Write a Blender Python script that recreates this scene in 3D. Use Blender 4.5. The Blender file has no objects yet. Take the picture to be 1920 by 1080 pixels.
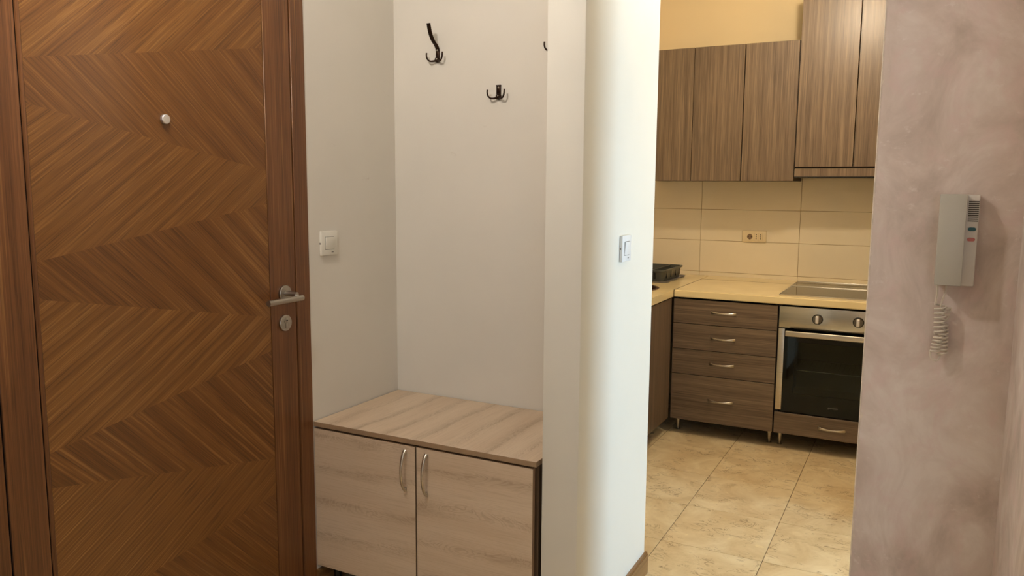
import bpy, bmesh, math, random
from mathutils import Vector, Matrix
random.seed(7)
S = bpy.context.scene
COL = S.collection

# ------------------------------------------------------------------ camera
cam_d = bpy.data.cameras.new('camera')
cam_d.sensor_width = 36.0
cam_d.lens = 1478.84 / 1920 * 36.0
cam_d.clip_start = 0.05
cam = bpy.data.objects.new('camera', cam_d)
COL.objects.link(cam)
cam.matrix_world = Matrix(((0.88697, -0.06468, 0.45715, 0),
                           (0.46161, 0.10884, -0.88037, 0),
                           (0.00719, 0.99195, 0.12640, 1.42),
                           (0, 0, 0, 1)))
S.camera = cam

# ------------------------------------------------------------------ world, lights, exposure
w = bpy.data.worlds.new('world')
S.world = w
w.use_nodes = True
w.node_tree.nodes['Background'].inputs[0].default_value = (0.62, 0.76, 1.0, 1)
w.node_tree.nodes['Background'].inputs[1].default_value = 1.0


def point(name, loc, col, power, r):
    d = bpy.data.lights.new(name, 'POINT')
    d.color, d.energy, d.shadow_soft_size = col, power, r
    o = bpy.data.objects.new(name, d)
    o.location = loc
    COL.objects.link(o)


def area(name, loc, rot, sx, sy, col, power):
    d = bpy.data.lights.new(name, 'AREA')
    d.shape, d.size, d.size_y = 'RECTANGLE', sx, sy
    d.color, d.energy = col, power
    o = bpy.data.objects.new(name, d)
    o.location, o.rotation_euler = loc, rot
    COL.objects.link(o)


WARM = (1.0, 0.83, 0.60)
HALL = (1.0, 0.92, 0.85)
point('kitchen_spot', (-0.42, 3.80, 2.58), WARM, 46, 0.05)
point('kitchen_spot', (-1.05, 2.95, 2.55), WARM, 4.5, 0.05)
point('dining_lamp', (2.0, 4.05, 2.40), (1.0, 0.92, 0.80), 18, 0.20)
point('hall_spot', (-1.35, 1.05, 2.60), HALL, 40, 0.05)
point('hall_spot', (-0.75, 0.10, 2.60), HALL, 6, 0.08)
area('daylight_dining_window', (2.96, 2.90, 0.90), (0, math.radians(90), 0), 1.4, 0.95, (0.52, 0.76, 1.0), 112)
area('hall_fill', (1.2, -1.94, 1.45), (math.radians(90), 0, 0), 1.6, 1.5, (0.92, 0.96, 1.0), 15)  # unseen fill light for the hall, set in an added window opening

S.view_settings.view_transform = 'Standard'
S.view_settings.look = 'None'
S.view_settings.gamma = 1.0
S.view_settings.use_curve_mapping = False
S.view_settings.exposure = 0.0


# ------------------------------------------------------------------ material helpers
def lin(r, g, b):
    f = lambda c: (c / 255 / 12.92) if c / 255 <= 0.04045 else ((c / 255 + 0.055) / 1.055) ** 2.4
    return (f(r), f(g), f(b), 1.0)


class NT:
    def __init__(self, name):
        self.m = bpy.data.materials.new(name)
        self.m.use_nodes = True
        self.t = self.m.node_tree
        self.b = self.t.nodes['Principled BSDF']

    def n(self, typ, **kw):
        nd = self.t.nodes.new(typ)
        for k, v in kw.items():
            setattr(nd, k, v)
        return nd

    def l(self, a, b):
        self.t.links.new(a, b)

    def coords(self, scale=(1, 1, 1), uv=False, rnd=True, rot=(0, 0, 0)):
        tc = self.n('ShaderNodeTexCoord')
        src = tc.outputs['UV' if uv else 'Object']
        if rnd:
            oi = self.n('ShaderNodeObjectInfo')
            mu = self.n('ShaderNodeMath', operation='MULTIPLY')
            mu.inputs[1].default_value = 37.0
            self.l(oi.outputs['Random'], mu.inputs[0])
            ad = self.n('ShaderNodeVectorMath', operation='ADD')
            self.l(src, ad.inputs[0])
            self.l(mu.outputs[0], ad.inputs[1])
            src = ad.outputs[0]
        mp = self.n('ShaderNodeMapping')
        mp.inputs['Scale'].default_value = scale
        mp.inputs['Rotation'].default_value = rot
        self.l(src, mp.inputs[0])
        return mp.outputs[0]

    def noise(self, vec, scale=1.0, detail=4, rough=0.55, dist=0.0):
        nd = self.n('ShaderNodeTexNoise')
        nd.inputs['Scale'].default_value = scale
        nd.inputs['Detail'].default_value = detail
        nd.inputs['Roughness'].default_value = rough
        nd.inputs['Distortion'].default_value = dist
        self.l(vec, nd.inputs['Vector'])
        return nd.outputs['Fac']

    def ramp(self, fac, stops, interp='LINEAR'):
        r = self.n('ShaderNodeValToRGB')
        r.color_ramp.interpolation = interp
        e = r.color_ramp.elements
        while len(e) < len(stops):
            e.new(0.5)
        for el, (p, c) in zip(e, stops):
            el.position = p
            el.color = c if len(c) == 4 else (*c, 1)
        self.l(fac, r.inputs[0])
        return r.outputs[0]

    def mix(self, fac, a, b, mode='MIX'):
        nd = self.n('ShaderNodeMix', data_type='RGBA', blend_type=mode)
        for s, v in ((nd.inputs[0], fac), (nd.inputs[6], a), (nd.inputs[7], b)):
            if isinstance(v, (int, float)):
                s.default_value = v
            elif isinstance(v, tuple):
                s.default_value = v
            else:
                self.l(v, s)
        return nd.outputs[2]

    def math(self, op, a, b=0.0, c=None):
        nd = self.n('ShaderNodeMath', operation=op)
        for i, v in enumerate((a, b) if c is None else (a, b, c)):
            if isinstance(v, (int, float)):
                nd.inputs[i].default_value = v
            else:
                self.l(v, nd.inputs[i])
        return nd.outputs[0]

    def bump(self, h, strength=0.2, dist=0.002):
        nd = self.n('ShaderNodeBump')
        nd.inputs['Strength'].default_value = strength
        nd.inputs['Distance'].default_value = dist
        self.l(h, nd.inputs['Height'])
        self.l(nd.outputs[0], self.b.inputs['Normal'])

    def set(self, color=None, rough=None, metal=None, spec=None, coat=None):
        for k, v in (('Base Color', color), ('Roughness', rough), ('Metallic', metal), ('Specular IOR Level', spec), ('Coat Weight', coat)):
            if v is None:
                continue
            if isinstance(v, (int, float, tuple)):
                self.b.inputs[k].default_value = v
            else:
                self.l(v, self.b.inputs[k])
        return self.m


def plain(name, rgb, rough=0.5, metal=0.0, var=0.06, scale=14.0, spec=0.5):
    """One colour with a little procedural unevenness in tone and gloss."""
    t = NT(name)
    v = t.coords((1, 1, 1), rnd=False)
    n = t.noise(v, scale, 3)
    c = lin(*rgb)
    lo = tuple(x * (1 - var) for x in c[:3]) + (1,)
    hi = tuple(min(1, x * (1 + var)) for x in c[:3]) + (1,)
    t.set(color=t.ramp(n, [(0.3, lo), (0.7, hi)]), metal=metal, spec=spec)
    t.set(rough=t.math('MULTIPLY_ADD', n, 0.08, rough - 0.04))
    return t.m


def paint(name, rgb, smudge=0.05, bump=0.12, seed=0.0):
    """Rolled wall paint: fine orange peel, faint broad unevenness, small scuffs."""
    t = NT(name)
    v = t.coords((1, 1, 1), rnd=False)
    big = t.noise(v, 1.7 + seed, 3, 0.6)
    fine = t.noise(v, 420, 2)
    c = lin(*rgb)
    lo = tuple(x * (1 - smudge) for x in c[:3]) + (1,)
    col = t.ramp(big, [(0.35, lo), (0.65, c)])
    sc = t.noise(t.coords((9, 9, 22), rnd=False), 1.0, 5, 0.7, 1.2)
    mask = t.ramp(sc, [(0.70, (0, 0, 0, 1)), (0.80, (1, 1, 1, 1))])
    t.set(color=t.mix(t.math('MULTIPLY', mask, 0.30), col, lin(150, 128, 98)), rough=0.62, spec=0.3)
    h = t.math('ADD', t.math('MULTIPLY', fine, 0.35), t.noise(v, 60, 3))
    t.bump(h, bump, 0.0012)
    return t.m


def plaster(name):
    """Bare skim coat: pinkish and grey trowel patches, pale scrapes."""
    t = NT(name)
    v = t.coords((1, 1, 1), rnd=False)
    a = t.noise(t.coords((1.0, 1.0, 0.7), rnd=False), 6.0, 6, 0.62, 0.8)
    b = t.noise(t.coords((1.3, 1.3, 1.0), rnd=False), 14.0, 5, 0.6, 0.5)
    base = t.ramp(a, [(0.34, lin(186, 170, 157)), (0.50, lin(206, 190, 178)), (0.66, lin(221, 209, 198))])
    pink = t.ramp(b, [(0.50, (0, 0, 0, 1)), (0.66, (1, 1, 1, 1))])
    col = t.mix(t.math('MULTIPLY', pink, 0.40), base, lin(212, 185, 178))
    sp = t.noise(t.coords((1, 1, 1.4), rnd=False), 30.0, 5, 0.68)
    spm = t.ramp(sp, [(0.62, (0, 0, 0, 1)), (0.70, (1, 1, 1, 1))])
    col = t.mix(t.math('MULTIPLY', spm, 0.50), col, lin(222, 212, 203))
    t.set(color=col, rough=0.85, spec=0.2)
    t.bump(t.math('ADD', a, t.math('MULTIPLY', t.noise(v, 260, 3), 0.25)), 0.25, 0.003)
    return t.m


def laminate(name, grain, stops, rough=0.36):
    """Streaky grey-brown zebrano laminate; grain = axis index of the fibre."""
    t = NT(name)

    def sc(along, across):
        s = [across] * 3
        s[grain] = along
        return tuple(s)
    broad = t.noise(t.coords(sc(0.7, 34)), 1.0, 3, 0.6, 0.3)
    mid = t.noise(t.coords(sc(3.0, 150)), 1.0, 3, 0.6, 0.2)
    fine = t.noise(t.coords(sc(9, 420)), 1.0, 3, 0.6)
    f = t.math('ADD', t.math('MULTIPLY', broad, 0.40), t.math('ADD', t.math('MULTIPLY', mid, 0.36), t.math('MULTIPLY', fine, 0.24)))
    t.set(color=t.ramp(f, stops), rough=rough, spec=0.45)
    t.bump(fine, 0.12, 0.0006)
    return t.m


def light_oak(name, grain, across):
    """Pale oak decor: wide pale fields, soft darker grain bands with rings, fine pores."""
    t = NT(name)

    def sc(al, ac, o=1.0):
        s = [o] * 3
        s[grain] = al
        s[across] = ac
        return tuple(s)
    warp = t.noise(t.coords(sc(2.1, 5.0), rnd=True), 1.0, 3, 0.6)
    tc = t.coords(sc(1.0, 1.0), rnd=True, rot=(0, 0.05, 0) if grain == 0 else (0, 0, 0.04))
    sep = t.n('ShaderNodeSeparateXYZ')
    t.l(tc, sep.inputs[0])
    u = t.math('MULTIPLY_ADD', warp, 0.085, sep.outputs[across])
    band = t.math('FRACT', t.math('MULTIPLY', u, 8.3))
    soft = t.ramp(band, [(0.0, (0, 0, 0, 1)), (0.40, (0.05, 0.05, 0.05, 1)), (0.58, (0.62, 0.62, 0.62, 1)), (0.68, (0.9, 0.9, 0.9, 1)), (0.76, (0.25, 0.25, 0.25, 1)), (1.0, (0, 0, 0, 1))])
    patch = t.ramp(t.noise(t.coords(sc(2.4, 11)), 1.0, 3), [(0.38, (0.05, 0.05, 0.05, 1)), (0.62, (1, 1, 1, 1))])
    rw = t.noise(t.coords(sc(5.0, 16)), 1.0, 3, 0.55, 1.0)
    rings = t.math('SINE', t.math('MULTIPLY', rw, 95.0))
    ringm = t.math('MULTIPLY', t.math('MULTIPLY', t.math('MAXIMUM', rings, 0.0), soft), 0.35)
    fine = t.noise(t.coords(sc(7, 330)), 1.0, 3, 0.6)
    broad = t.noise(t.coords(sc(1.1, 9)), 1.0, 3, 0.6)
    col = t.ramp(broad, [(0.3, lin(200, 177, 150)), (0.7, lin(214, 194, 168))])
    col = t.mix(t.math('MULTIPLY', t.math('MULTIPLY', soft, patch), 0.62), col, lin(156, 133, 107))
    col = t.mix(ringm, col, lin(132, 104, 77))
    por = t.ramp(fine, [(0.36, (1, 1, 1, 1)), (0.52, (0, 0, 0, 1))])
    col = t.mix(t.math('MULTIPLY', por, 0.22), col, lin(158, 130, 101))
    t.set(color=col, rough=0.46, spec=0.4)
    t.bump(fine, 0.10, 0.0005)
    return t.m


def veneer(name, uv, stops, rough=0.33):
    """Straight-grained reddish veneer; with uv the fibre runs along V."""
    t = NT(name)
    if uv:
        k = lambda a, b: t.coords((b, a, 1), uv=True, rnd=False)
    else:
        k = lambda a, b: t.coords((b, b, a), rnd=True)
    broad = t.noise(k(0.6, 20), 1.0, 3, 0.6, 0.15)
    mid = t.noise(k(2.0, 190), 1.0, 3, 0.65, 0.1)
    fine = t.noise(k(9, 620), 1.0, 3, 0.6)
    f = t.math('ADD', t.math('MULTIPLY', broad, 0.34), t.math('ADD', t.math('MULTIPLY', mid, 0.40), t.math('MULTIPLY', fine, 0.26)))
    col = t.ramp(f, stops)
    pores = t.ramp(t.noise(k(5, 210), 1.0, 2, 0.5), [(0.30, (1, 1, 1, 1)), (0.40, (0, 0, 0, 1))])
    col = t.mix(t.math('MULTIPLY', pores, 0.50), col, lin(58, 30, 10))
    pale_streak = t.ramp(t.noise(k(1.1, 75), 1.0, 3, 0.6), [(0.60, (0, 0, 0, 1)), (0.70, (1, 1, 1, 1))])  # pale streaks in the grain
    col = t.mix(t.math('MULTIPLY', pale_streak, 0.40), col, lin(168, 124, 70))
    t.set(color=col, rough=t.math('MULTIPLY_ADD', mid, 0.12, rough - 0.06), spec=0.42)
    t.bump(f, 0.10, 0.0006)
    return t.m


def marble(name):
    """Beige stone floor tile with brown threads and pale flecks."""
    t = NT(name)
    v = t.coords((1, 1, 1))
    a = t.noise(v, 5.0, 6, 0.65, 0.8)
    col = t.ramp(a, [(0.30, lin(194, 168, 126)), (0.52, lin(213, 192, 152)), (0.72, lin(228, 212, 176))])
    b = t.noise(t.coords((0.8, 1.5, 1)), 12.0, 4, 0.55, 1.8)
    vein = t.ramp(t.math('ABSOLUTE', t.math('SUBTRACT', b, 0.5)), [(0.0, (1, 1, 1, 1)), (0.012, (0.5, 0.5, 0.5, 1)), (0.028, (0, 0, 0, 1))])
    gate = t.ramp(t.noise(v, 9.0, 3, 0.6, 0.6), [(0.47, (0, 0, 0, 1)), (0.60, (1, 1, 1, 1))])
    col = t.mix(t.math('MULTIPLY', t.math('MULTIPLY', vein, gate), 0.85), col, lin(112, 78, 36))
    fl = t.ramp(t.noise(t.coords((1.0, 1.5, 1)), 26.0, 3, 0.5, 0.8), [(0.66, (0, 0, 0, 1)), (0.74, (1, 1, 1, 1))])
    col = t.mix(t.math('MULTIPLY', fl, 0.45), col, lin(236, 218, 172))
    t.set(color=col, rough=0.30, spec=0.45)
    return t.m


def steel(name, rgb=(196, 190, 180), rough=0.28, axis=0):
    t = NT(name)
    s = [260.0] * 3
    s[axis] = 2.0
    n = t.noise(t.coords(tuple(s), rnd=False), 1.0, 3)
    c = lin(*rgb)
    t.set(color=t.ramp(n, [(0.3, tuple(x * 0.88 for x in c[:3]) + (1,)), (0.7, c)]), metal=1.0)
    t.set(rough=t.math('MULTIPLY_ADD', n, 0.14, rough - 0.07))
    t.bump(n, 0.05, 0.0004)
    return t.m


def tinted_glass(name, tint, ior=1.36):
    t = NT(name)
    tr = t.n('ShaderNodeBsdfTransparent')
    tr.inputs[0].default_value = tint
    gl = t.n('ShaderNodeBsdfGlossy')
    gl.inputs['Roughness'].default_value = 0.02
    fr = t.n('ShaderNodeFresnel')
    fr.inputs[0].default_value = ior
    mx = t.n('ShaderNodeMixShader')
    t.l(fr.outputs[0], mx.inputs[0])
    t.l(tr.outputs[0], mx.inputs[1])
    t.l(gl.outputs[0], mx.inputs[2])
    t.l(mx.outputs[0], t.t.nodes['Material Output'].inputs[0])
    return t.m


DOOR_STOPS = [(0.35, lin(82, 48, 18)), (0.45, lin(110, 70, 30)), (0.54, lin(128, 86, 40)), (0.66, lin(164, 119, 66))]
DOOR_STOPS_DIM = [(0.35, lin(76, 44, 16)), (0.45, lin(101, 62, 26)), (0.54, lin(117, 76, 34)), (0.66, lin(152, 108, 58))]  # counter-direction bands: weaker sheen put into the colour as a darker copy
STILE_STOPS = [(0.36, lin(78, 46, 23)), (0.47, lin(100, 62, 32)), (0.57, lin(116, 75, 41)), (0.68, lin(146, 101, 62))]
KIT_STOPS = [(0.35, lin(68, 54, 42)), (0.46, lin(95, 79, 63)), (0.555, lin(113, 95, 76)), (0.68, lin(142, 121, 98))]
M = dict(
    white=paint('white_wall_paint', (222, 216, 204)),
    bright=paint('partition_wall_paint', (226, 222, 210), 0.03, 0.12, 0.6),
    yellow=paint('yellow_kitchen_paint', (226, 206, 166), 0.03),
    plaster=plaster('bare_plaster'),
    ceiling=plain('ceiling_white', (232, 228, 220), 0.8),
    grout=plain('brown_grout', (104, 80, 48), 0.8),
    marble=marble('beige_marble_tile'),
    hallfloor=marble('beige_marble_floor'),
    walltile=plain('cream_wall_tile', (220, 207, 180), 0.22, var=0.02, scale=5),
    tilegrout=plain('tile_grout', (150, 124, 84), 0.8),
    v_panel=veneer('door_chevron_veneer', True, DOOR_STOPS),
    v_panel_dim=veneer('door_chevron_veneer_dim_sheen', True, DOOR_STOPS_DIM),
    v_stile=veneer('door_stile_veneer', False, STILE_STOPS),
    dark=plain('dark_gap', (22, 14, 10), 0.8),
    lam_v=laminate('grey_brown_laminate_upright', 2, KIT_STOPS),
    lam_h=laminate('grey_brown_laminate_level', 0, KIT_STOPS),
    edge=plain('laminate_edge_band', (112, 93, 72), 0.45),  # band colour darkened so gaps between fronts read as shaded lines
    carc=plain('cabinet_board', (58, 46, 36), 0.6),  # shade of the gaps put into the board colour
    oak_d=light_oak('light_oak_doors', 0, 2),
    oak_t=light_oak('light_oak_top', 1, 0),
    oak_e=plain('light_oak_edge', (150, 124, 96), 0.5, scale=60),
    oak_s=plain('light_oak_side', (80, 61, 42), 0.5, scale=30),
    counter=plain('cream_worktop', (226, 206, 158), 0.16, var=0.02, scale=6),
    alu=steel('brushed_aluminium', (200, 192, 178), 0.30),
    steel=steel('brushed_steel', (190, 184, 172), 0.22),
    satin=steel('satin_nickel', (178, 171, 160), 0.34, 1),
    nickel=plain('pale_nickel', (222, 216, 212), 0.38, 0.8, 0.02),
    knobsteel=steel('dark_knob_steel', (120, 112, 100), 0.24),
    chrome=plain('polished_chrome', (214, 212, 208), 0.10, 1.0, 0.02),
    bronze=plain('dark_bronze', (50, 34, 24), 0.30, 0.85, 0.15, 60),
    black=plain('black_enamel', (12, 11, 10), 0.25),
    hobglass=plain('black_ceramic_glass', (26, 22, 19), 0.05, spec=0.30),
    zone=plain('hob_zone_print', (60, 55, 50), 0.1),
    glass=tinted_glass('smoked_oven_glass', (0.52, 0.52, 0.42, 1)),
    cavity=plain('oven_cavity_enamel', (170, 168, 138), 0.5),
    logo=plain('grey_print', (112, 110, 104), 0.5),
    ink=plain('dark_print', (70, 64, 56), 0.5),
    plastic=plain('white_switch_plastic', (226, 222, 210), 0.32, var=0.02),
    plastic2=plain('cool_white_plastic', (228, 230, 230), 0.32, var=0.02),
    socket=plain('cream_socket_plastic', (214, 196, 158), 0.35, var=0.02),
    sockin=plain('socket_well', (120, 96, 72), 0.5),
    hole=plain('socket_hole', (24, 14, 8), 0.7),
    rack=plain('dark_grey_plastic', (62, 64, 58), 0.42),
    tray=plain('grey_plastic_tray', (92, 90, 92), 0.40),
    seal=plain('brown_joint_seal', (48, 34, 20), 0.7, spec=0.15),
    sink=plain('dark_brown_sink', (52, 28, 20), 0.35),
    phone=plain('grey_phone_plastic', (176, 171, 157), 0.42, var=0.02),
    phone2=plain('pale_phone_plastic', (206, 200, 188), 0.42, var=0.02),
    slot=plain('phone_slot', (70, 60, 50), 0.7),
    green=plain('green_button', (18, 84, 84), 0.4),
    red=plain('red_button', (186, 106, 92), 0.4),
    cord=plain('cream_cord', (212, 202, 184), 0.45),
    base=laminate('brown_baseboard', 1, [(0.35, lin(96, 66, 36)), (0.5, lin(126, 92, 54)), (0.68, lin(150, 112, 70))]),
)

# ------------------------------------------------------------------ object helpers
WO = {}


def finish(name, bm, mats, parent, origin, smooth):
    bmesh.ops.recalc_face_normals(bm, faces=bm.faces)
    if origin is None:
        xs = [v.co for v in bm.verts]
        lo = Vector((min(c.x for c in xs), min(c.y for c in xs), min(c.z for c in xs)))
        hi = Vector((max(c.x for c in xs), max(c.y for c in xs), max(c.z for c in xs)))
        origin = Vector(((lo.x + hi.x) / 2, (lo.y + hi.y) / 2, lo.z))
    origin = Vector(origin)
    bmesh.ops.translate(bm, verts=bm.verts, vec=-origin)
    me = bpy.data.meshes.new(name)
    bm.to_mesh(me)
    bm.free()
    for m in (mats if isinstance(mats, (list, tuple)) else [mats]):
        me.materials.append(m)
    if smooth:
        for p in me.polygons:
            p.use_smooth = True
        me.set_sharp_from_angle(angle=math.radians(38))
    o = bpy.data.objects.new(name, me)
    COL.objects.link(o)
    WO[o.name] = origin
    if parent is not None:
        o.parent = parent
        o.location = origin - WO[parent.name]
    else:
        o.location = origin
    return o


def tag(o, label=None, cat=None, group=None, kind=None):
    for k, v in (('label', label), ('category', cat), ('group', group), ('kind', kind)):
        if v:
            o[k] = v
    return o


def thing(name, loc, label, cat, group=None):
    o = bpy.data.objects.new(name, None)
    o.empty_display_size = 0.05
    COL.objects.link(o)
    o.location = loc
    WO[o.name] = Vector(loc)
    return tag(o, label, cat, group)


def add_box(bm, lo, hi, bev=0.0, seg=2, mi=0):
    r = bmesh.ops.create_cube(bm, size=1.0)
    vs = r['verts']
    for v in vs:
        v.co = Vector([(lo[i] + hi[i]) / 2 + v.co[i] * (hi[i] - lo[i]) for i in range(3)])
    fs = {f for v in vs for f in v.link_faces}
    for f in fs:
        f.material_index = mi
    if bev > 0:
        es = list({e for v in vs for e in v.link_edges})
        r2 = bmesh.ops.bevel(bm, geom=es, offset=bev, segments=seg, affect='EDGES', profile=0.5)
        for f in r2['faces']:
            f.material_index = mi
    return fs


def box(name, mat, lo, hi, parent=None, bev=0.0, seg=2, origin=None):
    bm = bmesh.new()
    add_box(bm, lo, hi, bev, seg)
    return finish(name, bm, mat, parent, origin, bev > 0)


def panel(name, face_mat, edge_mat, lo, hi, axis, parent=None, bev=0.0008):
    """Board: both big faces (normal along axis) in one finish, narrow edges banded in another."""
    bm = bmesh.new()
    add_box(bm, lo, hi, bev, 1)
    bm.normal_update()
    for f in bm.faces:
        f.material_index = 0 if abs(f.normal[axis]) > 0.9 else 1
    return finish(name, bm, [face_mat, edge_mat], parent, None, False)


def add_lathe(bm, prof, centre, axis='z', seg=24, mi=0, flip=1):
    """prof: (radius, height) pairs, revolved about the axis through centre."""
    rings = []
    c = Vector(centre)
    for r, h in prof:
        ring = []
        for k in range(seg):
            a = 2 * math.pi * k / seg
            x, y = r * math.cos(a), r * math.sin(a)
            p = {'z': (x, y, h), 'x': (h * flip, x, y), 'y': (x, h * flip, y)}[axis]
            ring.append(bm.verts.new(c + Vector(p)))
        rings.append(ring)
    fs = []
    for a, b in zip(rings, rings[1:]):
        for k in range(seg):
            fs.append(bm.faces.new((a[k], a[(k + 1) % seg], b[(k + 1) % seg], b[k])))
    if prof[0][0] > 1e-6:
        fs.append(bm.faces.new(rings[0]))
    if prof[-1][0] > 1e-6:
        fs.append(bm.faces.new(rings[-1][::-1]))
    for f in fs:
        f.material_index = mi
    bmesh.ops.remove_doubles(bm, verts=[v for r in rings for v in r], dist=1e-7)


def lathe(name, mat, prof, centre, axis='z', seg=24, parent=None, flip=1):
    bm = bmesh.new()
    add_lathe(bm, prof, centre, axis, seg, 0, flip)
    return finish(name, bm, mat, parent, centre, True)


def add_sweep(bm, pts, wid, thk, side, seg=10, mi=0):
    """Elliptical section swept along pts; side = width direction; wid/thk half sizes per point."""
    pts = [Vector(p) for p in pts]
    rings = []
    for i, p in enumerate(pts):
        t = (pts[min(i + 1, len(pts) - 1)] - pts[max(i - 1, 0)]).normalized()
        s = Vector(side)
        s = (s - t * s.dot(t)).normalized()
        n = t.cross(s)
        ring = []
        for k in range(seg):
            a = 2 * math.pi * k / seg
            ring.append(bm.verts.new(p + s * (wid[i] * math.cos(a)) + n * (thk[i] * math.sin(a))))
        rings.append(ring)
    fs = []
    for a, b in zip(rings, rings[1:]):
        for k in range(seg):
            fs.append(bm.faces.new((a[k], a[(k + 1) % seg], b[(k + 1) % seg], b[k])))
    fs.append(bm.faces.new(rings[0]))
    fs.append(bm.faces.new(rings[-1][::-1]))
    for f in fs:
        f.material_index = mi


def add_tube(bm, pts, r, seg=8, mi=0):
    """Round wire along pts, transported frame."""
    pts = [Vector(p) for p in pts]
    t0 = (pts[1] - pts[0]).normalized()
    s = t0.orthogonal().normalized()
    rings = []
    for i, p in enumerate(pts):
        t = (pts[min(i + 1, len(pts) - 1)] - pts[max(i - 1, 0)]).normalized()
        s = (s - t * s.dot(t)).normalized()
        n = t.cross(s)
        rr = r[i] if isinstance(r, (list, tuple)) else r
        rings.append([bm.verts.new(p + s * (rr * math.cos(2 * math.pi * k / seg)) + n * (rr * math.sin(2 * math.pi * k / seg))) for k in range(seg)])
    for a, b in zip(rings, rings[1:]):
        for k in range(seg):
            bm.faces.new((a[k], a[(k + 1) % seg], b[(k + 1) % seg], b[k])).material_index = mi
    bm.faces.new(rings[0]).material_index = mi
    bm.faces.new(rings[-1][::-1]).material_index = mi


def catmull(pts, n=8):
    P = [Vector(p) for p in pts]
    P = [P[0] * 2 - P[1]] + P + [P[-1] * 2 - P[-2]]
    out = []
    for i in range(1, len(P) - 2):
        for k in range(n):
            t = k / n
            a, b, c, d = P[i - 1], P[i], P[i + 1], P[i + 2]
            out.append(0.5 * ((2 * b) + (c - a) * t + (2 * a - 5 * b + 4 * c - d) * t * t + (3 * b - a - 3 * c + d) * t ** 3))
    out.append(P[-2])
    return out


def bow_handle(parent, p0, p1, out, side, rise=0.025, fat=1.0):
    """Bow pull: flat wide feet that narrow into a slim arched grip."""
    p0, p1, out = Vector(p0), Vector(p1), Vector(out)
    pts, wd, th = [], [], []
    n = 16
    for i in range(n + 1):
        t = i / n
        a = math.sin(math.pi * t) ** 0.62
        pts.append(p0.lerp(p1, t) + out * (rise * a - 0.001 + 0.004))
        e = abs(2 * t - 1) ** 1.7
        wd.append((0.0036 + 0.0032 * e) * fat)
        th.append(0.0030 + 0.0008 * e)
    bm = bmesh.new()
    add_sweep(bm, pts, wd, th, side, 10)
    for p in (p0, p1):
        ax = (p1 - p0).normalized()
        q = p + (ax if p is p0 else -ax) * 0.006
        lo = [min(q[i] - abs(ax[i]) * 0.006 - abs(side[i]) * 0.005, q[i] + out[i] * 0.0085) for i in range(3)]
        hi = [max(q[i] + abs(ax[i]) * 0.006 + abs(side[i]) * 0.005, q[i] + out[i] * 0.0085) for i in range(3)]
        add_box(bm, lo, hi, 0.001, 1)
    return finish('handle', bm, M['alu'], parent, None, True)


# ------------------------------------------------------------------ shell of the flat
XL, YP, YK, CH = -1.82, 2.045, 5.26, 2.75


def struct(name, boxes, mat, label, cat, bev=0.0):
    bm = bmesh.new()
    for lo, hi in boxes:
        add_box(bm, lo, hi, bev)
    return tag(finish(name, bm, mat, None, None, bev > 0), label, cat, None, 'structure')


floor = struct('floor', [((-2.0, -2.0, -0.12), (3.0, 5.45, -0.0025))], M['grout'],
               'beige marble tiled floor running from the hall into the kitchen', 'floor')
tx = [-1.6625 - 0.399 + 0.399 * i for i in range(13)]
ty = [3.0 - 0.4075 * 3 + 0.4075 * i for i in range(10)]
tile_me = None
for i in range(len(tx) - 1):
    for j in range(len(ty) - 1):
        lo = (max(tx[i], -1.845) + 0.0013, ty[j] + 0.0013, -0.010)
        hi = (min(tx[i + 1], 2.9) - 0.0013, min(ty[j + 1], YK) - 0.0013, 0.0)
        if hi[0] - lo[0] < 0.02 or hi[1] - lo[1] < 0.02:
            continue
        box('floor_tile', M['marble'], lo, hi, floor, 0.0006, 1)
bm = bmesh.new()
add_box(bm, (-1.82, -1.95, -0.010), (2.98, ty[0] - 0.001, 0.0))
finish('hall_flooring', bm, M['hallfloor'], floor, None, False)

struct('ceiling', [((-2.0, -2.0, CH), (3.0, 5.45, CH + 0.12))], M['ceiling'], 'plain white ceiling over hall and kitchen', 'ceiling')
wl = struct('wall_left', [((XL - 0.15, -2.0, 0), (XL, 0.9245, CH)), ((XL - 0.15, 2.0240, 0), (XL, 2.60, CH)), ((XL - 0.15, 0.9245, 2.175), (XL, 2.0240, CH))],
            M['white'], 'off-white painted wall around the entrance door and left side of the coat niche', 'wall')
wn = struct('wall_niche', [((XL, 2.521, 0), (-0.950, 2.700, CH))], M['white'], 'off-white back wall of the coat niche that carries the hooks', 'wall')
# partition between niche and kitchen, softly rounded plaster corners
wp = struct('wall_middle', [((-0.958, YP, 0), (-0.842, 2.707, CH))], M['bright'], 'narrow white partition wall between coat niche and kitchen doorway', 'wall', 0.004)
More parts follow.
